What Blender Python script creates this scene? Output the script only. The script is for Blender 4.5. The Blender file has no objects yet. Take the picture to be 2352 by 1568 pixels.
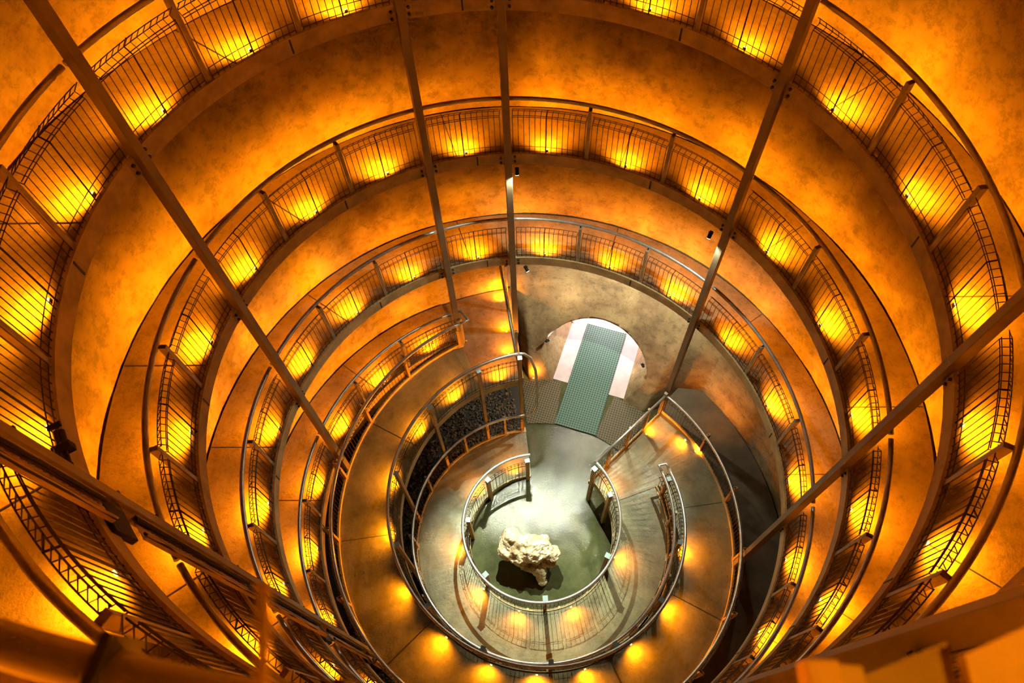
import bpy, bmesh, math, random
from math import sin, cos, pi, radians
from mathutils import Vector, Matrix, noise

random.seed(7)
C = bpy.context.scene.collection
SC = bpy.context.scene
S = 4.56                  # inner radius of the ramp in metres
ZG = -3.93                # ground level in ramp radii below the camera


def P(r, a, z):
    """r, z in ramp radii (z from camera height), a = azimuth in degrees, clockwise, 0 = camera side"""
    t = radians(a)
    return Vector((-r * sin(t) * S, -r * cos(t) * S, (z - ZG) * S))


# ------------------------------------------------------------------ camera
cam = bpy.data.cameras.new('camera')
co = bpy.data.objects.new('camera', cam); C.objects.link(co)
M = Matrix(((0.9987427, -0.02146057, 0.04530414), (0.04123664, 0.86559713, -0.49904023), (-0.02850544, 0.50028098, 0.86539377)))
co.matrix_world = Matrix.Translation(Vector((0, -0.991626 * S, -ZG * S))) @ M.to_4x4()
cam.sensor_width = 36; cam.lens = 1622 / 2352 * 36
cam.clip_start = 0.05
cam.dof.use_dof = True; cam.dof.focus_distance = 12.0; cam.dof.aperture_fstop = 2.8
SC.camera = co
# ------------------------------------------------------------------ world and exposure
w = bpy.data.worlds.new('world'); SC.world = w; w.use_nodes = True
w.node_tree.nodes['Background'].inputs[0].default_value = (0.9, 0.45, 0.2, 1)
w.node_tree.nodes['Background'].inputs[1].default_value = 0.0
SC.view_settings.view_transform = 'Standard'; SC.view_settings.look = 'None'
SC.view_settings.gamma = 1; SC.view_settings.use_curve_mapping = False
SC.view_settings.exposure = 0.0
SC.cycles.max_bounces = 5; SC.cycles.diffuse_bounces = 3; SC.cycles.glossy_bounces = 2; SC.cycles.caustics_reflective = False; SC.cycles.caustics_refractive = False
SC.cycles.use_adaptive_sampling = True; SC.cycles.adaptive_threshold = 0.07; SC.cycles.adaptive_min_samples = 16
AMBER = (1.0, 0.30, 0.004)
LAMP_W = 240.0
WHITE = (0.94, 1.0, 0.74)


# ------------------------------------------------------------------ materials
def mat(name, base, rough=0.7, metal=0.0, var=None, vscale=3.0, bump=0.0, bscale=30.0, speck=None, emit=None, rough2=None, streak=None):
    m = bpy.data.materials.new(name); m.use_nodes = True
    nt = m.node_tree; N = nt.nodes; L = nt.links
    b = N['Principled BSDF']
    b.inputs['Roughness'].default_value = rough; b.inputs['Metallic'].default_value = metal
    b.inputs['Base Color'].default_value = (*base, 1)
    tc = N.new('ShaderNodeTexCoord')
    col = None
    if var:
        n = N.new('ShaderNodeTexNoise'); n.inputs['Scale'].default_value = vscale; n.inputs['Detail'].default_value = 8; n.inputs['Roughness'].default_value = 0.65
        L.new(tc.outputs['Object'], n.inputs['Vector'])
        r = N.new('ShaderNodeValToRGB'); r.color_ramp.elements[0].position = 0.36; r.color_ramp.elements[1].position = 0.62
        r.color_ramp.elements[0].color = (*var, 1); r.color_ramp.elements[1].color = (*base, 1)
        L.new(n.outputs['Fac'], r.inputs['Fac']); col = r.outputs['Color']
    if speck:
        n = N.new('ShaderNodeTexNoise'); n.inputs['Scale'].default_value = speck[1]; n.inputs['Detail'].default_value = 5; n.inputs['Roughness'].default_value = 0.8
        L.new(tc.outputs['Object'], n.inputs['Vector'])
        r = N.new('ShaderNodeValToRGB'); r.color_ramp.elements[0].position = 0.40; r.color_ramp.elements[1].position = 0.50
        r.color_ramp.elements[0].color = (speck[2],) * 3 + (1,); r.color_ramp.elements[1].color = (1, 1, 1, 1)
        L.new(n.outputs['Fac'], r.inputs['Fac'])
        mx = N.new('ShaderNodeMix'); mx.data_type = 'RGBA'; mx.blend_type = 'MULTIPLY'; mx.inputs[0].default_value = speck[0]
        L.new(col, mx.inputs[6]) if col else None
        if not col: mx.inputs[6].default_value = (*base, 1)
        L.new(r.outputs['Color'], mx.inputs[7]); col = mx.outputs[2]
    if streak:
        mp = N.new('ShaderNodeMapping'); mp.inputs['Scale'].default_value = (streak[1], streak[1], streak[1] * 0.14)
        L.new(tc.outputs['Object'], mp.inputs['Vector'])
        n = N.new('ShaderNodeTexNoise'); n.inputs['Scale'].default_value = 1; n.inputs['Detail'].default_value = 6
        L.new(mp.outputs[0], n.inputs['Vector'])
        r = N.new('ShaderNodeValToRGB'); r.color_ramp.elements[0].position = 0.33; r.color_ramp.elements[1].position = 0.66
        r.color_ramp.elements[0].color = (streak[0],) * 3 + (1,); r.color_ramp.elements[1].color = (1, 1, 1, 1)
        L.new(n.outputs['Fac'], r.inputs['Fac'])
        mx = N.new('ShaderNodeMix'); mx.data_type = 'RGBA'; mx.blend_type = 'MULTIPLY'; mx.inputs[0].default_value = 1
        L.new(col, mx.inputs[6]); L.new(r.outputs['Color'], mx.inputs[7]); col = mx.outputs[2]
    if col: L.new(col, b.inputs['Base Color'])
    if rough2 is not None:
        n = N.new('ShaderNodeTexNoise'); n.inputs['Scale'].default_value = 1.6; n.inputs['Detail'].default_value = 6
        L.new(tc.outputs['Object'], n.inputs['Vector'])
        mr = N.new('ShaderNodeMapRange'); mr.inputs[1].default_value = 0.4; mr.inputs[2].default_value = 0.6; mr.inputs[3].default_value = rough; mr.inputs[4].default_value = rough2
        L.new(n.outputs['Fac'], mr.inputs[0]); L.new(mr.outputs[0], b.inputs['Roughness'])
    if bump:
        n = N.new('ShaderNodeTexNoise'); n.inputs['Scale'].default_value = bscale; n.inputs['Detail'].default_value = 6; n.inputs['Roughness'].default_value = 0.7
        L.new(tc.outputs['Object'], n.inputs['Vector'])
        bp = N.new('ShaderNodeBump'); bp.inputs['Strength'].default_value = bump; bp.inputs['Distance'].default_value = 0.03
        L.new(n.outputs['Fac'], bp.inputs['Height']); L.new(bp.outputs[0], b.inputs['Normal'])
    if emit:
        b.inputs['Emission Color'].default_value = (*emit[0], 1); b.inputs['Emission Strength'].default_value = emit[1]
    return m


M_WALL = mat('shotcrete', (0.50, 0.38, 0.20), 0.9, var=(0.19, 0.12, 0.06), vscale=0.5, bump=0.5, bscale=14, speck=(0.55, 5.0, 0.45), streak=(0.6, 1.3))
M_DECK = mat('ramp_concrete', (0.31, 0.22, 0.12), 0.6, var=(0.18, 0.115, 0.06), vscale=0.9, bump=0.35, bscale=18, speck=(0.5, 9, 0.5))
M_WET = mat('damp_concrete', (0.23, 0.205, 0.11), 0.27, var=(0.11, 0.10, 0.055), vscale=1.1, bump=0.25, bscale=16, speck=(0.4, 12, 0.6), rough2=0.6)
M_GROUND = mat('wet_ground', (0.085, 0.09, 0.04), 0.07, var=(0.04, 0.046, 0.02), vscale=1.3, bump=0.16, bscale=22, rough2=0.13)
M_GROUND.node_tree.nodes['Principled BSDF'].inputs['Specular IOR Level'].default_value = 0.27
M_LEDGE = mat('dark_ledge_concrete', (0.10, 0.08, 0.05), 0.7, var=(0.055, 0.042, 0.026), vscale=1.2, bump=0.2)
M_GRAVEL = mat('gravel_base', (0.05, 0.045, 0.04), 0.8, bump=0.8, bscale=30)
M_STONE = mat('gravel_stone', (0.15, 0.105, 0.06), 0.5, var=(0.014, 0.012, 0.010), vscale=9)
M_BEAM = mat('weathered_steel_beam', (0.50, 0.40, 0.20), 0.62, 0.0, var=(0.30, 0.22, 0.11), vscale=2.2, bump=0.1, bscale=40)
M_COL = mat('painted_steel_column', (0.26, 0.20, 0.13), 0.5, 0.2, var=(0.19, 0.14, 0.085), vscale=1.4)
M_POST = mat('galvanised_post', (0.40, 0.33, 0.24), 0.45, 0.5, var=(0.30, 0.24, 0.17), vscale=6)
M_RAIL = mat('galvanised_handrail', (0.58, 0.56, 0.54), 0.34, 0.75, var=(0.42, 0.40, 0.38), vscale=5)
M_WIRE = mat('steel_wire_shaded', (0.045, 0.028, 0.018), 0.6, 0.3)  # galvanised wire, colour darkened to stand for its unlit side
M_BOLT = mat('bolt_steel', (0.05, 0.045, 0.04), 0.5, 0.6)
M_BLACK = mat('black_paint', (0.012, 0.010, 0.010), 0.75)
M_TRAY = mat('tray_steel', (0.42, 0.30, 0.20), 0.5, 0.3)
M_LEG = mat('leg_amber_lit', (0.46, 0.29, 0.12), 0.55, 0.1, var=(0.36, 0.22, 0.09), vscale=5)  # brownish legs and posts, amber lamp glow mixed into the base colour
M_CAP = mat('post_cap', (0.24, 0.31, 0.34), 0.5, 0.1)
M_ROCK = mat('limestone', (0.93, 0.83, 0.60), 0.85, var=(0.40, 0.24, 0.11), vscale=2.6, bump=0.9, bscale=9, speck=(0.5, 7, 0.5))
M_TUNNEL = mat('tunnel_lining', (0.82, 0.52, 0.38), 0.85, var=(0.70, 0.38, 0.22), vscale=1.0, bump=0.3, bscale=16)
M_TFLOOR = mat('tunnel_floor', (0.62, 0.55, 0.57), 0.8, var=(0.50, 0.43, 0.44), vscale=2, bump=0.2)
M_LENS = mat('lamp_lens_amber', (1, .7, .3), 0.4, emit=((1.0, 0.62, 0.16), 5.0))
M_LENSW = mat('lamp_lens_white', (1, 1, 1), 0.4, emit=((0.95, 1.0, 1.0), 8.0))
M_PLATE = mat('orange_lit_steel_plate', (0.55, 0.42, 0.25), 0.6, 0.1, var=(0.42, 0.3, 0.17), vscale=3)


def mat_mat(name, strand, hole):
    m = bpy.data.materials.new(name); m.use_nodes = True
    nt = m.node_tree; N = nt.nodes; L = nt.links; b = N['Principled BSDF']
    b.inputs['Roughness'].default_value = 0.6
    tc = N.new('ShaderNodeTexCoord'); mp = N.new('ShaderNodeMapping'); mp.inputs['Scale'].default_value = (1 / 0.068,) * 3
    L.new(tc.outputs['Object'], mp.inputs['Vector'])
    sx = N.new('ShaderNodeSeparateXYZ'); L.new(mp.outputs[0], sx.inputs[0])
    outs = []
    for ax in (0, 1):
        f = N.new('ShaderNodeMath'); f.operation = 'FRACT'; L.new(sx.outputs[ax], f.inputs[0])
        g = N.new('ShaderNodeMath'); g.operation = 'LESS_THAN'; g.inputs[1].default_value = 0.66; L.new(f.outputs[0], g.inputs[0]); outs.append(g)
    mu = N.new('ShaderNodeMath'); mu.operation = 'MULTIPLY'; L.new(outs[0].outputs[0], mu.inputs[0]); L.new(outs[1].outputs[0], mu.inputs[1])
    mx = N.new('ShaderNodeMix'); mx.data_type = 'RGBA'; mx.inputs[6].default_value = (*strand, 1); mx.inputs[7].default_value = (*hole, 1)
    L.new(mu.outputs[0], mx.inputs[0]); L.new(mx.outputs[2], b.inputs['Base Color'])
    return m


M_MATG = mat_mat('green_open_weave_mat', (0.07, 0.185, 0.14), (0.012, 0.03, 0.025))
M_MATB = mat_mat('brown_open_weave_mat', (0.12, 0.095, 0.035), (0.015, 0.013, 0.008))


# ------------------------------------------------------------------ mesh helpers
class MB:
    def __init__(s): s.v = []; s.f = []

    def quadstrip(s, rings, closed=True, caps=True, smooth=False):
        n = len(rings[0]); b = len(s.v)
        for r in rings: s.v += [tuple(p) for p in r]
        for i in range(len(rings) - 1):
            for j in range(n if closed else n - 1):
                k = (j + 1) % n
                s.f.append((b + i * n + j, b + i * n + k, b + (i + 1) * n + k, b + (i + 1) * n + j))
        if caps and closed:
            s.f.append(tuple(b + j for j in range(n))[::-1]); e = b + (len(rings) - 1) * n
            s.f.append(tuple(e + j for j in range(n)))

    def sweep(s, sec, azs, zf, rs=1.0):
        """sec = [(r, dz)], swept along azimuths with height zf(a); a may exceed 360"""
        s.quadstrip([[P(r, a, zf(a) + dz) for r, dz in sec] for a in azs])

    def tube(s, pts, rad, n=6):
        rings = []; prev = None
        for i, p in enumerate(pts):
            d = (pts[min(i + 1, len(pts) - 1)] - pts[max(i - 1, 0)]).normalized()
            if prev is None:
                u = d.cross(Vector((0, 0, 1)) if abs(d.z) < .9 else Vector((1, 0, 0))).normalized()
            else: u = (prev - d * prev.dot(d)).normalized()
            prev = u; v = d.cross(u)
            rings.append([p + (u * cos(2 * pi * k / n) + v * sin(2 * pi * k / n)) * rad for k in range(n)])
        s.quadstrip(rings)

    def box(s, c, x, y, z):
        """centre + three half-axis vectors"""
        b = len(s.v)
        for k in range(8):
            s.v.append(tuple(c + x * (1 if k & 1 else -1) + y * (1 if k & 2 else -1) + z * (1 if k & 4 else -1)))
        for f in ((0, 2, 3, 1), (4, 5, 7, 6), (0, 1, 5, 4), (2, 6, 7, 3), (0, 4, 6, 2), (1, 3, 7, 5)): s.f.append(tuple(b + i for i in f))

    def build(s, name, m, parent=None, loc=None, smooth=False, bevel=0.0):
        me = bpy.data.meshes.new(name)
        if loc is None: loc = Vector((0, 0, 0))
        me.from_pydata([tuple(Vector(q) - loc) for q in s.v], [], s.f); me.update()
        bm = bmesh.new(); bm.from_mesh(me); bmesh.ops.recalc_face_normals(bm, faces=bm.faces); bm.to_mesh(me); bm.free()
        me.materials.append(m)
        o = bpy.data.objects.new(name, me); C.objects.link(o)
        if parent is not None:
            w0 = Vector((0, 0, 0)); q = parent
            while q is not None: w0 += q.location; q = q.parent
            o.parent = parent; o.location = loc - w0
        else: o.location = loc
        if smooth:
            for p in me.polygons: p.use_smooth = True
        if bevel:
            md = o.modifiers.new('bevel', 'BEVEL'); md.width = bevel; md.segments = 2; md.limit_method = 'ANGLE'
        return o


def tag(o, label, cat=None, group=None, kind=None):
    if label: o['label'] = label
    if cat: o['category'] = cat
    if group: o['group'] = group
    if kind: o['kind'] = kind
    return o


def empty(name, loc, label, cat, group=None):
    o = bpy.data.objects.new(name, None); C.objects.link(o); o.location = loc; o.empty_display_size = 0.1
    return tag(o, label, cat, group)


def frange(a, b, step):
    n = max(1, int(math.ceil(abs(b - a) / step - 1e-6))); return [a + (b - a) * i / n for i in range(n + 1)]


def radial(a): t = radians(a); return Vector((-sin(t), -cos(t), 0))
def tangent(a): t = radians(a); return Vector((-cos(t), sin(t), 0))


# heights (in ramp radii) of ramp edge, two lower ramps
def ZF(phi): return -1.0067 - 0.6608 * phi / 360.0
def ZE(a): return -3.695 + 0.0841 * radians(a + 136) if a < 153 else -3.29 + 0.02 * 0
def ZFl(a): return -3.664 - 0.0516 * radians(a + 112)
KERB = 0.011
RW = 1.27


# ------------------------------------------------------------------ setting: wall, ground, decks
def wall_r(a, z):
    """radius of the shaft wall, battered inwards around the tunnel mouth"""
    r = RW
    a = a % 360
    if z < -3.22:
        k = min(1, max(0, (a - 171) / 4)) * min(1, max(0, (227 - a) / 10))
        t = (-3.22 - z) / 0.71
        r -= 0.27 * k * t ** 1.25
    p = Vector((cos(radians(a)) * 3.2, sin(radians(a)) * 3.2, z * 3.2))
    r += 0.006 * noise.noise(p) + 0.0022 * noise.noise(p * 5)
    return r


mb = MB()
zs = frange(0.62, -3.97, 0.022); NA = 480
for a_i in range(NA):
    pass
inner = [[P(wall_r(a * 360 / NA, z), a * 360 / NA, z) for a in range(NA)] for z in zs]
outer = [[P(1.5, a * 360 / NA, z) for a in range(NA)] for z in (zs[-1], zs[0])]
mb.quadstrip(inner + outer + [inner[0]], caps=False)
wall = mb.build('wall_shaft', M_WALL, smooth=True); wall['kind'] = 'structure'
wall['label'] = 'round shotcrete wall of the shaft'

# tunnel mouth: a horseshoe cut through the wall, with its own lining
TA = 196.3
tu = radial(TA); tv = Vector((tu.y, -tu.x, 0))


def tun(al, pe, z): return tu * al * S + tv * pe * S + Vector((0, 0, (z - ZG) * S))


HS = [(-0.215, 0.0)]
for k in range(25):
    t = pi * (1 - k / 24); cx = 0.322 * cos(t); HS.append((cx, 0.19 + 0.285 * sin(t)))
HS.append((0.215, 0.0))
cut = MB(); cut.quadstrip([[tun(al, p, ZG - 0.02 if h == 0 else ZG + h) for p, h in HS] for al in (0.80, 1.7)])
cutter = cut.build('wall_cutter', M_TUNNEL)
bo = wall.modifiers.new('arch', 'BOOLEAN'); bo.operation = 'DIFFERENCE'; bo.solver = 'EXACT'; bo.object = cutter
bpy.context.view_layer.update()
dg = bpy.context.evaluated_depsgraph_get()
me2 = bpy.data.meshes.new_from_object(wall.evaluated_get(dg))
wall.modifiers.clear(); wall.data = me2
bpy.data.objects.remove(cutter)
for p in me2.polygons: p.use_smooth = True

HO = [(p * 1.12, h if h == 0 else 0.19 + (h - 0.19) * 1.12) for p, h in HS]
mb = MB()
for i in range(len(HS) - 1):
    pass
alongs = frange(1.42, 3.2, 0.12)
mb.quadstrip([[tun(al, p, ZG + h) for p, h in HS] + [tun(al, p, ZG + h) for p, h in HO][::-1] for al in alongs])
o = mb.build('wall_tunnel', M_TUNNEL); o['kind'] = 'structure'; o['label'] = 'pink lit lining of the arched tunnel'
mb = MB(); mb.box(tun(3.2, 0, ZG + 0.25), tv * 0.45 * S, tu * 0.02 * S, Vector((0, 0, 0.3 * S)))
o = mb.build('wall_tunnel_end', M_TUNNEL); o['kind'] = 'structure'
mb = MB(); mb.box(tun(2.1, 0, ZG - 0.01), tu * 1.11 * S, tv * 0.36 * S, Vector((0, 0, 0.011 * S)))
o = mb.build('floor_tunnel', M_TFLOOR); o['kind'] = 'structure'; o['label'] = 'pale floor of the tunnel'

mb = MB(); mb.quadstrip([[P(0.02, a, ZG - 0.001), P(0.7, a, ZG - 0.001), P(1.45, a, ZG - 0.001), P(1.45, a, ZG - 0.04), P(0.7, a, ZG - 0.04), P(0.02, a, ZG - 0.04)] for a in frange(0, 360, 3)], caps=False)
mb.box(P(0, 0, ZG - 0.0205), Vector((0.025 * S, 0, 0)), Vector((0, 0.025 * S, 0)), Vector((0, 0, 0.0192 * S)))
o = mb.build('floor', M_GROUND); o['kind'] = 'structure'; o['label'] = 'wet dark floor at the bottom of the shaft'
mb = MB(); mb.sweep([(0.70, 0), (1.262, 0), (1.262, -0.02), (0.70, -0.02)], frange(40, 170.4, 3), lambda a: ZG + 0.002)
o = mb.build('floor_gravel_bed', M_GRAVEL); o['kind'] = 'structure'
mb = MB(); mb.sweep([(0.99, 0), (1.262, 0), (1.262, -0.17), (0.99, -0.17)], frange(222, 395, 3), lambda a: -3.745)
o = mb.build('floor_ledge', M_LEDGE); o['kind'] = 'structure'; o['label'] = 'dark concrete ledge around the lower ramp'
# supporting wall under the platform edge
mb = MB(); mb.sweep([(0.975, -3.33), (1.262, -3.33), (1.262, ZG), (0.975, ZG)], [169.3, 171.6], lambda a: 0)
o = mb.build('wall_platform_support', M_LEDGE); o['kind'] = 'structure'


def deck(name, m, azs, zf, r0, r1, th, label):
    mb = MB(); mb.sweep([(r0, 0), (r1, 0), (r1, -th), (r0, -th)], azs, zf)
    o = mb.build(name, m); tag(o, label, kind='structure'); return o


zk = lambda p: ZF(p) - KERB
deck('floor_ramp_viewing_turn', M_DECK, frange(-400, -1, 3), zk, 1.0, 1.262, 0.045, 'curved concrete ramp deck level with the camera')
deck('floor_ramp_first_turn', M_DECK, frange(-1, 359, 3), zk, 1.0, 1.262, 0.045, 'uppermost curved ramp deck in view')
deck('floor_ramp_second_turn', M_DECK, frange(359, 719, 3), zk, 1.0, 1.262, 0.045, 'second curved ramp deck down the shaft')
deck('floor_ramp_third_turn', M_DECK, frange(719, 1079, 3), zk, 1.0, 1.262, 0.045, 'third curved ramp deck down the shaft')
deck('floor_ramp_fourth_turn', M_DECK, frange(1079, 1080 + 153.1, 3), zk, 1.0, 1.262, 0.045, 'lowest outer ramp deck ending at the orange platform')
deck('floor_platform', M_DECK, frange(153.1, 170.6, 3), lambda a: -3.29, 0.685, 1.262, 0.035, 'orange lit platform where the outer ramp turns back')
deck('floor_inner_ramp', M_WET, frange(-112, 153.1, 3), ZE, 0.685, 0.972, 0.035, 'damp ramp deck inside the outer spiral')
deck('floor_landing', M_WET, frange(-136.5, -112, 3), ZE, 0.385, 0.972, 0.03, 'triangular wet landing beside the tunnel')
deck('floor_central_ramp', M_WET, frange(-112, 171.5, 3), ZFl, 0.385, 0.655, 0.02, 'innermost ramp deck winding down to the rock')
# thin joints across the decks
mb = MB()
for p in range(16, 1233, 36):
    mb.box((P(1.005, p, ZF(p) - KERB + 0.0006) + P(1.262, p, ZF(p) - KERB + 0.0006)) / 2, radial(p) * 0.125 * S, tangent(p) * 0.007, Vector((0, 0, 0.003)))
o = mb.build('trim_1', M_BOLT); o['kind'] = 'structure'; o['label'] = 'dark joints across the ramp decks'
mb = MB()
for p in range(-100, 150, 36):
    mb.box((P(.70, p, ZE(p)) + P(.965, p, ZE(p))) / 2 + Vector((0, 0, 0.002)), radial(p) * 0.13 * S, tangent(p) * 0.006, Vector((0, 0, 0.003)))
o = mb.build('trim_2', M_BOLT); o['kind'] = 'structure'
mb = MB(); mb.box(P(0, 0, 0.66), Vector((1.5 * S, 0, 0)), Vector((0, 1.5 * S, 0)), Vector((0, 0, 0.1)))
o = mb.build('ceiling', M_WALL); o['kind'] = 'structure'

# ------------------------------------------------------------------ parts
HR = 0.2399


def mesh_panel(parent, r, zf, a0, a1, fold, wr=0.0056, spacing=0.088, skip=0.006, hts=(0.04, 0.15, 0.80, 0.86, 0.97)):
    """welded wire panel with a folded triangular top; fold = +1 folds outwards"""
    mb = MB(); sg = 1 if a1 > a0 else -1
    da = math.degrees(0.035 / (r * S)) * sg; b0, b1 = a0 + da, a1 - da
    n = max(2, int(abs(radians(b1 - b0)) * r * S / spacing))
    h0, h1, hm, hf, ht = [h / S for h in hts]; fr = fold * 0.085 / S
    for i in range(n + 1):
        a = b0 + (b1 - b0) * i / n; z = zf(a)
        rr = wr * (1.9 if i == n // 2 else 1.0)
        mb.tube([P(r, a, z + 0.0), P(r, a, z + hm), P(r + fr, a + (b1 - b0) / n * 0.15, z + hf), P(r, a + (b1 - b0) / n * 0.3, z + ht)], rr, 4)
    az = frange(b0, b1, abs(b1 - b0) / n)
    for dr, h in ((0, h0), (0, h1), (0, hm), (0, hm + 0.035 / S), (fr, hf), (0, ht)):
        mb.tube([P(r + dr, a, zf(a) + h) for a in az], wr * 1.1, 4)
    return mb.build('wire_mesh', M_WIRE, parent)


def handrail(parent, r, zf, a0, a1, name='handrail', rad=0.035, m=None, step=2.0, ends=()):
    mb = MB(); pts = [P(r, a, zf(a)) for a in frange(a0, a1, step)]
    mb.tube(list(ends[0]) + pts + list(ends[1]) if ends else pts, rad, 10)
    return mb.build(name, m or M_RAIL, parent, smooth=True)


def post(parent, rb, rt, a, zb, zt, tw=0.030, rw=0.045, m=None, foot=True, cap=False, lean=0.0):
    mb = MB(); t = tangent(a); rd = radial(a)
    b = P(rb, a, zb); tp = P(rb, a, zt)
    mb.box((b + tp) / 2, t * tw, rd * rw, Vector((0, 0, (zt - zb) * S / 2)))
    q = P(rt, a, zt) - tp
    if q.length > 0.02: mb.box(tp + q / 2 - Vector((0, 0, 0.012)), q / 2 + q.normalized() * 0.01, t * 0.018, Vector((0, 0, 0.012)))
    o = mb.build('post', m or M_POST, parent, bevel=0.006)
    if foot:
        f = MB(); f.box(b + Vector((0, 0, 0.008)), t * 0.085, rd * 0.06, Vector((0, 0, 0.008)))
        for s1 in (-1, 1):
            f.tube([b + t * 0.065 * s1 + Vector((0, 0, 0.01)), b + t * 0.065 * s1 + Vector((0, 0, 0.04))], 0.011, 6)
        f.build('foot_plate', m or M_POST, o)
    if cap:
        f = MB(); f.box(tp + Vector((0, 0, 0.006)), t * (tw + 0.01), rd * (rw + 0.01), Vector((0, 0, 0.006))); f.build('cap', M_CAP, o)
    return o


def lamp(a, r, z, label, group, power=None, inward=0.0, col=AMBER, dirn=1):
    """small shielded lamp on the ramp edge shining on to the walkway"""
    power = power or LAMP_W
    loc = P(r, a, z)
    root = empty('edge_lamp', loc, label, 'lamp', group)
    rd = radial(a) * dirn; t = tangent(a)
    h = MB(); h.box(loc + Vector((0, 0, 0.020)) - rd * 0.008, t * 0.022, rd * 0.006, Vector((0, 0, 0.020)))
    h.build('housing', M_BEAM, root)
    g = MB(); g.box(loc + Vector((0, 0, 0.030)) + rd * 0.006, t * 0.022, rd * 0.010, Vector((0, 0, 0.016))); g.build('lens', M_LENS, root, bevel=0.004)
    L = bpy.data.lights.new('edge_lamp_light', 'SPOT'); L.energy = power; L.color = col; L.shadow_soft_size = 0.03
    L.spot_size = radians(162); L.spot_blend = 1.0
    lo = bpy.data.objects.new('bulb', L); C.objects.link(lo); lo.parent = root
    lo.location = rd * 0.035 + Vector((0, 0, 0.16))
    lo.rotation_euler = (rd + Vector((0, 0, -0.36))).to_track_quat('-Z', 'Y').to_euler()
    return root


# ------------------------------------------------------------------ main columns
COLS = [48.6, 100.9, 153.1, 171.0, 223.4, 279.2, 329.7]
CN = ['thick column with the cable tray at lower left', 'leftmost full column crossing the upper left', 'column left of the two near the top centre',
      'column at the top centre ending over the platform', 'column at upper right ending on the landing corner', 'column crossing the right side diagonally', 'column at the bottom right beyond the frame edge']
CB = [-3.48, -3.36, -3.34, -3.30, -3.70, -3.66, -3.6]
for i, (a, lab) in enumerate(zip(COLS, CN)):
    base = P(0.984, a, CB[i])
    root = empty('steel_column', base, 'brown square steel ' + lab, 'column', 'tall steel columns carrying the ramp')
    mb = MB(); top = 0.55; h = (top - CB[i]) * S / 2; w_ = 0.062 if i < 6 else 0.095
    mb.box(P(0.984, a, (top + CB[i]) / 2), tangent(a) * w_, radial(a) * w_, Vector((0, 0, h)))
    mb.build('shaft', M_COL, root, bevel=0.008)
    for k in range(-2, 4):
        p = a + 360 * k
        if p < -400 or p > 1234: continue
        z = ZF(p)
        if z < CB[i]: continue
        pl = MB(); pl.box(P(0.992, a, z - 0.028), tangent(a) * 0.175, radial(a) * 0.006, Vector((0, 0, 0.105)))
        plo = pl.build('connection_plate', M_BEAM, root)
        for sx in (-1, 1):
            for sz in (-1, 1):
                bt = MB(); c = P(0.992, a, z - 0.028) + tangent(a) * 0.125 * sx + Vector((0, 0, 0.055 * sz)) - radial(a) * 0.006
                bt.tube([c, c - radial(a) * 0.028], 0.021, 6); bt.build('bolt', M_BOLT, plo)

# cable tray and conduit on the lower-left column
a = COLS[0]
base = P(0.985, a - 3.3, -3.4)
root = empty('cable_tray', base, 'perforated steel cable tray with dark cables beside the thick lower left column', 'cable tray')
zt, zb = 0.4, -3.4
for seg, (z1, z0) in enumerate(((zt, -1.10), (-1.20, -1.76), (-1.86, -2.42), (-2.52, -3.08), (-3.16, zb))):
    t = tangent(a - 3.3); rd = radial(a - 3.3); c = P(0.979, a - 3.3, (z1 + z0) / 2); hh = (z1 - z0) * S / 2
    tr = MB()
    # perforated web: ladder of strips
    nst = int(2 * hh / 0.075)
    for k in range(nst):
        zc = -hh + (k + 0.5) * 2 * hh / nst
        tr.box(c + Vector((0, 0, zc)), t * 0.085, rd * 0.002, Vector((0, 0, 0.020)))
    for sx in (-0.085, -0.03, 0.03, 0.085):
        tr.box(c + t * sx, t * 0.016, rd * 0.0025, Vector((0, 0, hh)))
    tr.build('perforated_web', M_TRAY, root)
    for sx in (-1, 1):
        fl = MB(); fl.box(c + t * 0.105 * sx - rd * 0.018, t * 0.004, rd * 0.028, Vector((0, 0, hh))); fl.build('side_flange', M_TRAY, root)
        cb = MB()
        pts = []
        for k in range(int(2 * hh / 0.22) + 2):
            zc = min(hh, -hh + k * 0.22)
            pts.append(c + t * (0.088 * sx + 0.004 * random.uniform(-1, 1)) - rd * (0.03 + 0.004 * random.uniform(-1, 1)) + Vector((0, 0, zc)))
        for q in range(3): cb.tube([p + t * 0.013 * (q - 1) for p in pts], 0.011, 5)
        cb.build('cables', M_BLACK, root)
for z in (-1.15, -1.81, -2.47, -3.12):
    br = MB(); br.box(P(0.988, a - 3.1, z), tangent(a) * 0.15, radial(a) * 0.03, Vector((0, 0, 0.17))); br.build('cable_gland_box', M_BLACK, root, bevel=0.01)
root = empty('conduit', P(0.975, a + 1.2, -3.4), 'thin dark conduit clipped along the thick lower left column', 'conduit')
mb = MB(); mb.tube([P(0.978, a + 1.15, 0.45), P(0.978, a + 1.15, -3.4)], 0.014, 8); mb.build('pipe', M_BLACK, root)
for k in range(26):
    z = 0.4 - k * 0.145; mb = MB(); mb.box(P(0.978, a + 1.15, z), tangent(a) * 0.028, radial(a) * 0.02, Vector((0, 0, 0.012))); mb.build('clip', M_BLACK, root)

# ------------------------------------------------------------------ outer spiral: one railing bay and one edge beam between two columns
TURN = ['first', 'second', 'third', 'fourth']
POSN = ['left side', 'upper left', 'narrow top gap', 'upper right', 'right side', 'lower right', 'lower left']
SEGS = [3, 3, 1, 3, 3, 3, 4]


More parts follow.
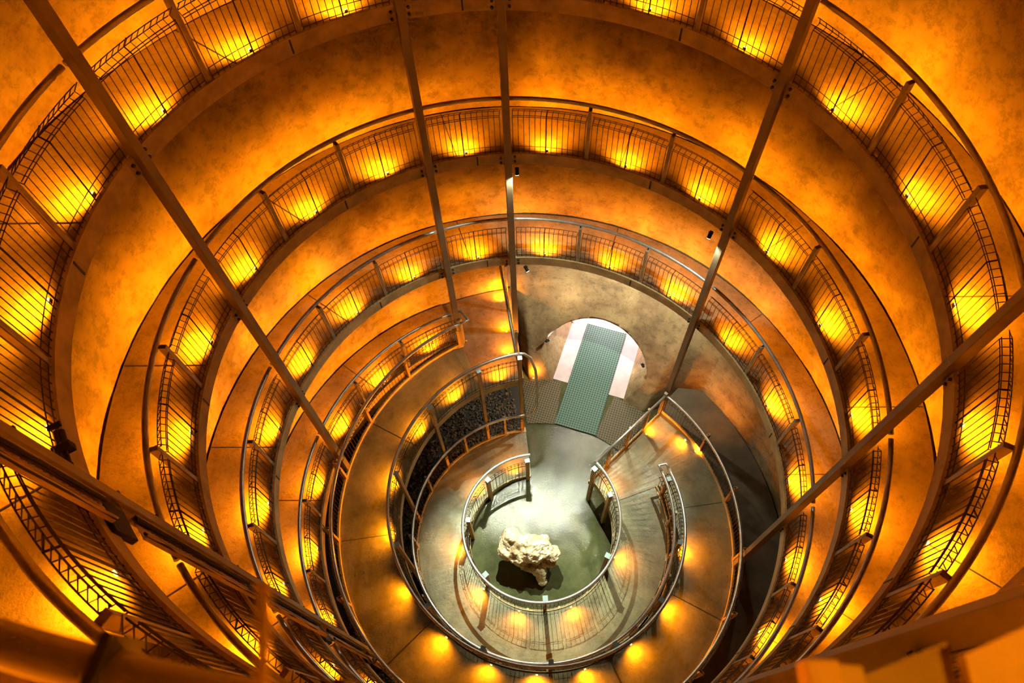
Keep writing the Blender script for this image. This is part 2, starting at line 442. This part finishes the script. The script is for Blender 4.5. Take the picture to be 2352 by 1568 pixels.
def bay(phi0, phi1, nseg, turn, pos, rails=True, lamps=True):
    where = 'the %s of the %s ramp turn' % (pos, turn)
    mb = MB(); e0, e1 = phi0 + 0.35, phi1 - 0.35
    azs = frange(e0, e1, 2)
    mb.sweep([(0.992, 0), (1.002, 0), (1.002, -0.004), (0.9945, -0.004), (0.9945, -0.050), (1.002, -0.050), (1.002, -0.054), (0.992, -0.054)], azs, ZF)
    mid = (phi0 + phi1) / 2
    mb2 = mb.build('edge_beam', M_BEAM, loc=P(0.997, mid, ZF(mid) - 0.03))
    tag(mb2, 'brown steel edge beam at ' + where, 'beam', 'steel edge beams of the spiral ramp')
    sp = MB(); q = phi0 + (phi1 - phi0) * 0.62
    sp.box(P(0.9915, q, ZF(q) - 0.027), tangent(q) * 0.012, radial(q) * 0.004, Vector((0, 0, 0.10))); sp.build('splice_seam', M_BOLT, mb2)
    if rails:
        root = empty('railing_bay', P(1.0, mid, ZF(mid)), 'wire mesh railing bay at ' + where, 'railing', 'railing bays along the spiral ramp')
        handrail(root, 1.0232, lambda p: ZF(p) + HR, phi0 + 0.4, phi1 - 0.4)
        for k in range(nseg):
            s0 = phi0 + (phi1 - phi0) * k / nseg; s1 = phi0 + (phi1 - phi0) * (k + 1) / nseg
            if k: post(root, 1.009, 1.0232, s0, ZF(s0) - KERB, ZF(s0) + HR - 0.006)
            mesh_panel(root, 0.9985, ZF, s0 + (0.25 if k else 0.9), s1 - (0.25 if k < nseg - 1 else 0.9), +1)
    if lamps:
        ords = {1: ['only'], 3: ['first', 'middle', 'last'], 4: ['first', 'second', 'third', 'last']}[nseg]
        for k in range(nseg):
            p = phi0 + (phi1 - phi0) * (k + 0.5) / nseg
            lamp(p, 1.010, ZF(p) - KERB + 0.012, 'amber edge lamp, %s clockwise, at %s' % (ords[k], where), 'amber lamps along the spiral ramp', power=LAMP_W * (4.6 if turn == 'viewing' else 1))


for n in range(-2, 4):
    for i in range(7):
        phi0 = COLS[i] + 360 * n; phi1 = (COLS[i + 1] if i < 6 else COLS[0] + 360) + 360 * n
        if phi0 < -400 or phi1 > 1080 + 153.2: continue
        mid = (phi0 + phi1) / 2
        tn = math.floor(mid / 360)
        if i == 6: tn = n + 1
        if tn < 0: turn = 'viewing'
        else: turn = TURN[tn]
        vis = phi1 > 0 and tn >= 0
        bay(phi0, phi1, SEGS[i], turn, POSN[i], rails=vis, lamps=True)

# ------------------------------------------------------------------ lower ramps
# outer side of the inner ramp: kerb, railing
CW = {0: 'left', 1: 'upper left', 2: 'platform', 3: 'lower left', 4: 'bottom', 5: 'lower right', 6: 'right'}


def ring_rail(label, r_mesh, r_rail, a_list, zfloor, zrail, fold, posts, cat_group, kerb=None, foot=True, extra_ends=None, kerb_m=None, cap=False, zpb=None, spacing=0.088, beam=None, m=None):
    mid = a_list[len(a_list) // 2]
    root = empty('railing', P(r_mesh, mid, zfloor(mid)), label, 'railing', cat_group)
    handrail(root, r_rail, zrail, a_list[0], a_list[-1], ends=extra_ends or ())
    for k in range(len(a_list) - 1):
        mesh_panel(root, r_mesh, zfloor, a_list[k], a_list[k + 1], fold, wr=0.0047, spacing=spacing)
    for a in posts:
        post(root, r_mesh + (r_mesh - r_rail) * 0.25, r_rail, a, (zpb(a) if zpb else zfloor(a)), zrail(a) - 0.006, cap=cap, foot=foot, m=m)
    if kerb:
        kb = MB(); r0, r1, zt_, zb_ = kerb
        kb.sweep([(r0, zt_), (r1, zt_), (r1, zb_), (r0, zb_)], frange(a_list[0], a_list[-1], 2), zfloor); kb.build('kerb', kerb_m or M_BEAM, root)
    return root


zrE = lambda a: -3.4554 + 0.0841 * radians(a + 136)
zrEi = lambda a: -3.4546 + 0.0906 * radians(a + 136) if a < 100 else -3.0815 - 0 + 0.052 * radians(a - 100)
zrFo = lambda a: -3.396 - 0.0516 * radians(a + 136)
zrFi = lambda a: -3.406 - 0.0382 * radians(a + 136)
# outer railing of the inner ramp, from the platform all the way round to the landing corner
ring = [-136, -118, -100, -82, -64, -46, -28, -10, 8, 26, 44, 62, 80, 98, 116, 134, 153.5]
ring_rail('steel railing on the outer edge of the inner ramp, cornering on the landing', 0.972, 0.9531, ring, lambda a: ZE(a), zrE, -1,
          [-118, -100, -82, -64, -46, -28, -10, 8, 26, 44, 62, 80, 98, 116, 134, 152.5], 'lower railings', kerb=(0.968, 0.978, 0.022, -0.05), m=M_LEG)
# end piece joining it with the railing of the outer spiral at the platform
root = empty('handrail_return', P(0.99, 155, zrE(155)), 'short galvanised handrail return joining two railings beside the platform', 'handrail')
mb = MB(); mb.tube([P(1.0232, 152.6, ZF(1232.5) + HR), P(1.0232, 155.2, ZF(1232.5) + HR), P(0.955, 156.3, zrE(153)), P(0.9531, 153.4, zrE(153.5))], 0.033, 10)
mb.build('tube', M_RAIL, root, smooth=True)
mb = MB(); mb.box(P(0.99, 154.2, (-3.29 + zrE(154)) / 2), tangent(154) * 0.03, radial(154) * 0.045, Vector((0, 0, HR * S / 2))); mb.build('end_post', M_POST, root)

# inner railing of the inner ramp on tall legs
ZLEG = {170: ZFl(170), 152: ZFl(152), 127: ZFl(127), 97: ZFl(97), 70: ZFl(70), 45: ZFl(45), 20: ZFl(20), -5: ZFl(-5), -30: ZFl(-30), -55: ZFl(-55), -80: ZFl(-80), -108: ZFl(-108)}
rootE = ring_rail('galvanised railing between the inner and central ramps, on tall legs', 0.680, 0.6919,
                  [-112, -94, -76, -58, -40, -22, -4, 14, 32, 50, 68, 86, 104, 122, 137, 152, 169.8], ZE, zrEi, +1, [], 'lower railings')
for a in ZLEG:
    mb = MB(); zt_ = zrEi(a) - 0.01; zb_ = ZLEG[a]
    mb.box(P(0.672, a, (zt_ + zb_) / 2), tangent(a) * 0.04, radial(a) * 0.04, Vector((0, 0, (zt_ - zb_) * S / 2)))
    lg = mb.build('leg', M_LEG, rootE, bevel=0.006)
    mb = MB(); mb.box(P(0.672, a, zt_ + 0.002), tangent(a) * 0.05, radial(a) * 0.05, Vector((0, 0, 0.006))); mb.build('cap', M_CAP, lg)
    mb = MB(); mb.box(P(0.668, a, zb_ + 0.003), tangent(a) * 0.09, radial(a) * 0.07, Vector((0, 0, 0.01))); mb.build('foot_plate', M_POST, lg)
mb = MB(); mb.sweep([(0.676, 0.006), (0.688, 0.006), (0.688, -0.045), (0.676, -0.045)], frange(-112, 153, 2), ZE)
o = mb.build('edge_beam', M_BEAM, loc=P(0.682, 60, ZE(60))); tag(o, 'steel edge beam carrying the inner side of the inner ramp', 'beam', 'edge beams of the lower ramps')
mb = MB(); mb.sweep([(0.676, 0.006), (0.688, 0.006), (0.688, -0.045), (0.676, -0.045)], frange(153, 170.6, 2), lambda a: -3.29)
o = mb.build('edge_beam', M_BEAM, loc=P(0.682, 161, -3.29)); tag(o, 'short steel beam under the inner edge of the platform', 'beam', 'edge beams of the lower ramps')

# outer railing of the central ramp
ring_rail('galvanised railing on the outer edge of the central ramp above the gravel', 0.662, 0.6528,
          [-112, -94, -76, -58, -40, -22, -4, 14, 32, 50, 68, 86, 104, 122, 137, 152, 171.0], ZFl, zrFo, -1, [161, 139, 112, 84, 57, 32, 7, -18, -43, -68, -94], 'lower railings',
          kerb=(0.658, 0.668, 0.012, -0.02))
# loops that join the two handrails at the bottom by the platform column and at the hairpin
mb = MB(); z0 = zrEi(169.8); z1 = zrFo(171)
mb.tube([P(0.6919, 169.8, z0), P(0.694, 172.0, z0 - 0.012), P(0.694, 174.6, z0 - 0.06), P(0.69, 176.6, z0 - 0.18), P(0.68, 177.6, (z0 + z1) / 2 - .05), P(0.672, 177.2, z1 + 0.10), P(0.66, 175.6, z1 + 0.02), P(0.6528, 173.5, z1 + 0.001), P(0.6528, 171, z1)], 0.033, 10)
o = mb.build('handrail_loop', M_RAIL, loc=P(0.68, 173, -3.4), smooth=True); tag(o, 'bent galvanised handrail loop left of the green mat at the foot of the column', 'handrail')
mb = MB(); mb.tube([P(0.6919, -112, zrEi(-112)), P(0.691, -114.5, zrEi(-112)), P(0.6528, -115, zrFo(-112)), P(0.6528, -112, zrFo(-112))], 0.033, 10)
o = mb.build('handrail_loop', M_RAIL, loc=P(0.67, -114, -3.42), smooth=True); tag(o, 'short white handrail end closing the hairpin railing on the wet landing', 'handrail')

# inner railing around the rock
rootF = ring_rail('round galvanised railing of the central ramp encircling the pale rock', 0.378, 0.392,
                  [-135, -112, -88, -64, -40, -16, 8, 32, 56, 80, 104, 128, 150, 171], ZFl, zrFi, +1, [], 'lower railings', spacing=0.085)
for a in (-133, -110, -63, -5, 45, 92, 130, 168):
    mb = MB(); zt_ = zrFi(a) - 0.02
    mb.box(P(0.369, a, (zt_ + ZG) / 2), tangent(a) * 0.045, radial(a) * 0.045, Vector((0, 0, (zt_ - ZG) * S / 2)))
    lg = mb.build('leg', M_LEG, rootF, bevel=0.006)
    mb = MB(); mb.box(P(0.369, a, zt_ + 0.002), tangent(a) * 0.058, radial(a) * 0.058, Vector((0, 0, 0.008))); mb.build('cap', M_CAP, lg)
mb = MB(); mb.sweep([(0.376, 0.004), (0.388, 0.004), (0.388, -0.035), (0.376, -0.035)], frange(-135, 171, 2), ZFl)
o = mb.build('edge_beam', M_BEAM, loc=P(0.382, 30, ZFl(30))); tag(o, 'curved steel beam on the inner edge of the central ramp around the rock', 'beam', 'edge beams of the lower ramps')

# straight railing across the landing
A0 = 224.3; d0 = radial(A0)
root = empty('railing', P(0.68, A0, -3.69), 'straight galvanised railing across the wet landing', 'railing', 'lower railings')
mb = MB(); mb.tube([P(0.953, A0 - 0.3, zrE(-136)), P(0.392, A0, zrFi(-136))], 0.035, 10); mb.build('handrail', M_RAIL, root, smooth=True)
mb = MB()
for k in range(29):
    r = 0.40 + k * 0.0195; z = -3.69
    mb.tube([P(r, A0, z), P(r, A0, z + .8 / S), P(r, A0 + 0.085 / (r * S) * 57, z + .86 / S), P(r + .004, A0, z + .97 / S)], 0.003, 4)
for h in (.04, .15, .8, .97): mb.tube([P(0.395, A0, -3.69 + h / S), P(0.96, A0, -3.69 + h / S)], 0.003, 4)
mb.build('wire_mesh', M_WIRE, root)
for r in (0.52, 0.67, 0.82, 0.955):
    mb = MB(); mb.box(P(r, A0 - 0.6, -3.69 + HR / 2), tangent(A0) * 0.04, d0 * 0.035, Vector((0, 0, HR * S / 2 + 0.06))); mb.build('post', M_POST, root, bevel=0.005)
mb = MB(); mb.box(P(0.67, A0 - 0.5, -3.70), d0 * 0.295 * S, tangent(A0) * 0.02, Vector((0, 0, 0.10)))
o = mb.build('edge_beam', M_BEAM, loc=P(0.67, A0, -3.7)); tag(o, 'straight steel beam along the front edge of the landing', 'beam', 'edge beams of the lower ramps')

# radial railing on the right side of the platform
A1 = 170.2
root = empty('railing', P(1.0, A1, -3.29), 'straight railing on the right side of the orange platform', 'railing', 'lower railings')
mb = MB(); mb.tube([P(1.25, 168.9, -3.05), P(0.70, 168.9, -3.055)], 0.033, 10); mb.build('handrail', M_RAIL, root, smooth=True)
mb = MB()
for k in range(28):
    r = 0.70 + k * 0.0195; mb.tube([P(r, A1 - .6, -3.29), P(r, A1 - .6, -3.29 + .95 / S)], 0.003, 4)
for h in (.04, .15, .8, .95): mb.tube([P(0.70, A1 - .6, -3.29 + h / S), P(1.25, A1 - .6, -3.29 + h / S)], 0.003, 4)
mb.build('wire_mesh', M_WIRE, root)
for r in (0.84, 1.11, 1.25):
    mb = MB(); mb.box(P(r, A1, -3.29 + HR / 2), tangent(A1) * 0.03, radial(A1) * 0.03, Vector((0, 0, HR * S / 2))); mb.build('post', M_POST, root, bevel=0.005)
mb = MB(); mb.box(P(0.975, 170.7, -3.305), radial(A1) * 0.285 * S, tangent(A1) * 0.03, Vector((0, 0, 0.11)))
o = mb.build('edge_beam', M_BEAM, loc=P(0.97, 170.7, -3.3)); tag(o, 'steel beam along the right side of the orange platform', 'beam', 'edge beams of the lower ramps')

# lamps of the lower ramps
n_ = 0
WHE = {161.5: 'by the platform end', 141: 'above the dark gravel, nearest the platform', 122: 'above the dark gravel at upper left', 100: 'at the left of the gravel', 80: 'left, below the gravel', 58: 'at lower left',
       36: 'at lower left near the bottom', 17: 'at the bottom left', 0: 'at the very bottom', -18: 'at the bottom right', -38: 'at lower right', -58: 'right of the hairpin end, low', -82: 'right of the hairpin railing, high'}
for a, s_ in WHE.items():
    lamp(a, 0.700, ZE(a) + 0.008, 'amber lamp on the inner ramp edge ' + s_, 'amber lamps of the lower ramps', power=130)
for a, s_ in {160: 'left of the railing end', 128: 'at upper left of the rock', 80: 'left of the rock', 45: 'lower left of the rock', 14: 'below the rock, left', -24: 'below the rock, right', -72: 'right of the rock', -124: 'at the landing corner'}.items():
    lamp(a, 0.400, (ZFl(a) if a > -112 else ZE(a)) + 0.008, 'amber lamp on the central ramp edge ' + s_, 'amber lamps of the lower ramps', power=80)
lamp(223.0 + 3.2, 0.80, -3.687, 'small amber lamp on the landing behind its straight railing', 'amber lamps of the lower ramps', power=80)
lamp(236.5, 0.95, -3.68, 'small amber lamp on the landing under the curved outer railing', 'amber lamps of the lower ramps', power=80, dirn=-1)
lamp(241.5, 0.952, -3.675, 'amber lamp shining out through the landing railing on to the shaft wall', 'amber lamps of the lower ramps', power=260)
lamp(168.2, 1.18, -3.283, 'small amber lamp on the platform close to the shaft wall', 'amber lamps of the lower ramps', power=130)
lamp(168.0, 0.98, -3.283, 'small amber lamp in the middle of the platform edge', 'amber lamps of the lower ramps', power=80)
lamp(167.3, 0.84, -3.283, 'small amber lamp on the platform near the inner railing', 'amber lamps of the lower ramps', power=80)
lamp(176.5, 0.985, ZG + 0.05, 'small amber lamp low on the wall left of the tunnel mouth', 'amber lamps of the lower ramps', power=45)


# ------------------------------------------------------------------ white floodlights
def flood(a, r, z, target, label, power, size=70, blend=0.5, col=WHITE, rad=0.025, spill=0):
    loc = P(r, a, z); d = (target - loc).normalized()
    root = empty('floodlight', loc, label, 'floodlight', 'white floodlights')
    u = d.cross(Vector((0, 0, 1))).normalized(); v = d.cross(u)
    mb = MB(); mb.tube([loc - d * 0.13, loc - d * 0.03, loc], 0.036, 14); mb.build('body', M_BLACK, root)
    mb = MB(); mb.tube([loc, loc + d * 0.006], 0.032, 14); mb.build('lens', M_LENSW, root)
    mb = MB(); mb.box(loc - d * 0.07 + Vector((0, 0, 0.045)), u * 0.04, v * 0.010, Vector((0, 0, 0.012))); mb.build('bracket', M_BLACK, root)
    L = bpy.data.lights.new('flood', 'SPOT'); L.energy = power; L.color = col; L.spot_size = radians(size); L.spot_blend = blend; L.shadow_soft_size = rad
    lo = bpy.data.objects.new('bulb', L); C.objects.link(lo); lo.parent = root; lo.location = d * 0.03
    lo.rotation_euler = d.to_track_quat('-Z', 'Y').to_euler()
    if spill:
        L2 = bpy.data.lights.new('flood_spill', 'SPOT'); L2.energy = spill; L2.color = col; L2.spot_size = radians(150); L2.spot_blend = 0.5; L2.shadow_soft_size = rad
        l2 = bpy.data.objects.new('bulb_spill', L2); C.objects.link(l2); l2.parent = root; l2.location = d * 0.03; l2.rotation_euler = lo.rotation_euler
    return root


G = lambda r, a, z=ZG: P(r, a, z)
flood(172.9, 0.968, -2.075, G(0.26, 10), 'small black floodlight clamped under the second turn beside the top centre column', 9000, 38, 0.8, spill=200)
flood(220.2, 0.965, -2.17, G(0.15, 300), 'small black floodlight clamped under the second turn beside the upper right column', 1900, 44, 0.7, spill=200)
flood(175.0, 0.965, -2.72, P(0.6, 250, -3.6), 'small black floodlight clamped under the third turn beside the top centre column', 160, 90, 0.6)
flood(200.0, 1.05, -2.80, P(1.24, 199, -3.3), 'white floodlight hidden under the third turn washing the wall over the tunnel', 950, 150, 0.9, col=(1, .93, .68))
flood(181.5, 1.10, -3.60, tun(1.6, 0.0, ZG), 'small floodlight on the left cheek of the tunnel mouth', 45, 110, 0.6, col=(1, .88, .88))
flood(210.5, 1.12, -3.62, tun(1.6, 0.0, ZG), 'small floodlight on the right cheek of the tunnel mouth', 45, 110, 0.6, col=(1, .88, .88))
for al in (1.72, 2.5):
    c = tun(al, 0, ZG + 0.455)
    root = empty('tunnel_lamp', c, 'white ceiling lamp in the tunnel, %s the mouth' % ('nearest' if al < 2 else 'farther from'), 'lamp', 'tunnel ceiling lamps')
    mb = MB(); mb.box(c, tu * 0.3, tv * 0.06, Vector((0, 0, 0.03))); mb.build('diffuser', M_LENSW, root, bevel=0.01)
    L = bpy.data.lights.new('tunnel', 'AREA'); L.shape = 'RECTANGLE'; L.size = 0.6; L.size_y = 0.12; L.energy = 170; L.color = (1, .92, .94)
    lo = bpy.data.objects.new('tube', L); C.objects.link(lo); lo.parent = root; lo.location = (0, 0, -0.04)

# ------------------------------------------------------------------ black spotlight on the left of the first turn
p0 = P(0.990, 55.6, ZF(55.6) + 0.02); p1 = P(0.995, 51.6, ZF(51.6) + 0.01)
d = (p1 - p0).normalized()
root = empty('spotlight', p0, 'black tubular spotlight clamped on the first turn beam at far left', 'spotlight')
mb = MB(); mb.tube([p0, p0 + d * 0.06, p0 + d * 0.13], 0.042, 12); mb.tube([p0 + d * 0.10, p1], 0.027, 12); mb.build('body', M_BLACK, root, smooth=False)
mb = MB(); mb.box(p0 + d * 0.16, radial(56) * 0.07, Vector((0, 0, 0.05)), d * 0.03); mb.build('clamp', M_BLACK, root, bevel=0.006)
mb = MB(); mb.box(p0 - d * 0.03 + Vector((0, 0, .05)), radial(56) * 0.05, Vector((0, 0, 0.012)), d * 0.02); mb.build('barn_door', M_BLACK, root)

# ------------------------------------------------------------------ mats in front of the tunnel
mb = MB(); mb.box(Vector((0, 0, 0)), Vector((0.129 * S, 0, 0)), Vector((0, 0.368 * S, 0)), Vector((0, 0, 0.012)))
o = mb.build('floor_mat', M_MATG, bevel=0.004); o.location = tun(1.07, 0, ZG) + Vector((0, 0, 0.034)); o.rotation_euler = (0, 0, math.atan2(tu.y, tu.x) - pi / 2)
tag(o, 'long green open-weave mat running out of the tunnel', 'mat', 'floor mats')


def arc_mat(a0, a1, r0, r1, label):
    mb = MB(); c = P((r0 + r1) / 2, (a0 + a1) / 2, ZG); rings = []
    pts = [P(r0, a, ZG) for a in frange(a0, a1, 2)] + [P(r1, a, ZG) for a in frange(a1, a0, 2)]
    mb.quadstrip([[p - c + Vector((0, 0, h)) for p in pts] for h in (0.004, 0.022)])
    o = mb.build('floor_mat', M_MATB); o.location = c
    # turn the pattern with the tunnel direction
    o.rotation_euler = (0, 0, math.atan2(tu.y, tu.x) - pi / 2)
    R = Matrix.Rotation(-o.rotation_euler.z, 4, 'Z'); o.data.transform(R)
    tag(o, label, 'mat', 'floor mats')


arc_mat(172.5, 186.5, 0.71, 1.00, 'brown open-weave mat fitted to the left of the green mat')
arc_mat(206.0, 220.0, 0.71, 1.00, 'brown open-weave mat fitted to the right of the green mat')

# ------------------------------------------------------------------ gravel
mb = MB(); ico = bmesh.new(); bmesh.ops.create_icosphere(ico, subdivisions=1, radius=1)
iv = [v.co.copy() for v in ico.verts]; iff = [tuple(v.index for v in f.verts) for f in ico.faces]; ico.free()
for k in range(4200):
    a = random.uniform(45, 168.3); r = random.uniform(0.675, 1.1); c = P(r, a, ZG + 0.004)
    sx, sy, sz = [random.uniform(0.02, 0.05) for _ in range(3)]; b = len(mb.v)
    rot = Matrix.Rotation(random.uniform(0, 6.28), 3, 'Z') @ Matrix.Rotation(random.uniform(-.6, .6), 3, 'X')
    mb.v += [tuple(c + rot @ Vector((q.x * sx, q.y * sy, q.z * sz * 0.7)) + Vector((0, 0, sz * 0.4))) for q in iv]
    mb.f += [tuple(b + i for i in f) for f in iff]
o = mb.build('gravel', M_STONE); tag(o, 'dark gravel filling the gap between the two lower ramps', 'gravel', kind='stuff')

# ------------------------------------------------------------------ the rock
bm = bmesh.new()
Q = [(480, 380, 165, .85), (400, 640, 150, .70), (420, 500, 170, .80), (640, 600, 250, .72), (880, 620, 260, .78), (1080, 570, 200, .80), (1330, 690, 110, .62), (1230, 700, 150, .66), (1210, 860, 110, .50),
     (700, 800, 170, .50), (880, 880, 150, .40), (1010, 960, 120, .38), (1020, 1060, 105, .28), (1060, 1170, 90, .17), (1110, 1265, 70, .08), (820, 860, 170, .25), (960, 980, 130, .12)]
camp = co.matrix_world.translation
for cx, cy, r, h in Q:
    px = 1120 + cx / 8.71; py = 1190 + cy / 8.71
    dd = (M @ Vector((px - 1176, -(py - 784), -1622))).normalized()
    t = (h - camp.z) / dd.z; c = camp + dd * t; rad = r / 8.71 / 1622 * t
    bmesh.ops.create_icosphere(bm, subdivisions=3, radius=rad, matrix=Matrix.Translation(c) @ Matrix.Diagonal((1, 1, 0.9, 1)))
me = bpy.data.meshes.new('rock'); bm.to_mesh(me); bm.free(); me.materials.append(M_ROCK)
rk = bpy.data.objects.new('rock', me); C.objects.link(rk)
rk.location = (0, 0, 0)
md = rk.modifiers.new('remesh', 'REMESH'); md.mode = 'VOXEL'; md.voxel_size = 0.028
for nm, sc_, st, ty in (('lumps', 0.30, 0.22, 'CLOUDS'), ('pits', 0.17, 0.10, 'VORONOI'), ('grain', 0.05, 0.03, 'CLOUDS')):
    tx = bpy.data.textures.new(nm, ty); tx.noise_scale = sc_
    dm = rk.modifiers.new(nm, 'DISPLACE'); dm.texture = tx; dm.strength = st; dm.mid_level = 0.5 if ty == 'CLOUDS' else 0.35
dg = bpy.context.evaluated_depsgraph_get(); bpy.context.view_layer.update()
me2 = bpy.data.meshes.new_from_object(rk.evaluated_get(bpy.context.evaluated_depsgraph_get()))
rk.modifiers.clear(); rk.data = me2
cc = Vector((-0.2, -0.5, 0)); me2.transform(Matrix.Translation(-cc)); rk.location = cc
zmin = min(v.co.z for v in me2.vertices)
for v in me2.vertices:
    if v.co.z < 0.0: v.co.z = 0.0
tag(rk, 'pale knobbly limestone boulder standing on the wet floor at the centre', 'rock')

# ------------------------------------------------------------------ blurred things next to the camera on the railing above
root = empty('railing_tube', P(0.986, 20, -0.20), 'out-of-focus brown tube with dark clips at the bottom left corner', 'tube')
mb = MB(); mb.tube([P(max(0.980, 0.9835 + (8.4 - a) * 0.0009), a, -0.203) for a in frange(2, 24, 1.0)], 0.027, 12); mb.build('tube', M_COL, root, smooth=True)
for a in (2.9, 6.6):
    mb = MB(); c = P(max(0.980, 0.9835 + (8.4 - a) * 0.0009), a, -0.203); mb.box(c, tangent(a) * 0.007, radial(a) * 0.042, Vector((0, 0, 0.04))); mb.build('clip', M_BLACK, root)
root = empty('bracket_frame', Vector((0.5, -4.5, (-0.2 - ZG) * S)), 'out-of-focus orange steel bracket and plates at the bottom right corner', 'bracket')
zc = (-0.205 - ZG) * S
mb = MB(); mb.box(Vector((0.335, -4.66, zc)), Vector((0.020, 0, 0)), Vector((0, 0.245, 0)), Vector((0, 0, 0.02))); mb.build('tube', M_PLATE, root, bevel=0.004)
mb = MB(); mb.box(Vector((0.372, -4.63, zc - 0.012)), Vector((0.016, 0, 0)), Vector((0, 0.212, 0)), Vector((0, 0, 0.016))); mb.build('clamp_block', M_BEAM, root, bevel=0.004)
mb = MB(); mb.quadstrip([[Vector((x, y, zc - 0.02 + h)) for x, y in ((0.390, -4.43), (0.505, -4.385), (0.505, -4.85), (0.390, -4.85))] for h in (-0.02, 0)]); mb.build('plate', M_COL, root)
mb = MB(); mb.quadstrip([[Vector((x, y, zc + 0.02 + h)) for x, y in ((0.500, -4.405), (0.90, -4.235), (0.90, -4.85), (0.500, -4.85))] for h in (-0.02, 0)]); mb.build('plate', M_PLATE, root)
zr = (-0.1 - ZG) * S
mb = MB(); mb.tube([Vector((-0.173, -4.438, zr)), Vector((-0.160, -4.50, zr)), Vector((-0.150, -4.62, zr))], 0.005, 8)
o = mb.build('thin_rod', M_PLATE, loc=Vector((-0.166, -4.5, zr)), smooth=True); tag(o, 'out-of-focus thin orange rod crossing the bottom left near the column', 'rod')
# added amber lamp out of view, placed only to light these pieces
lamp(352, 1.03, -0.06, 'added amber lamp beside the camera lighting the blurred foreground pieces', 'amber lamps along the spiral ramp', power=75, dirn=-1)
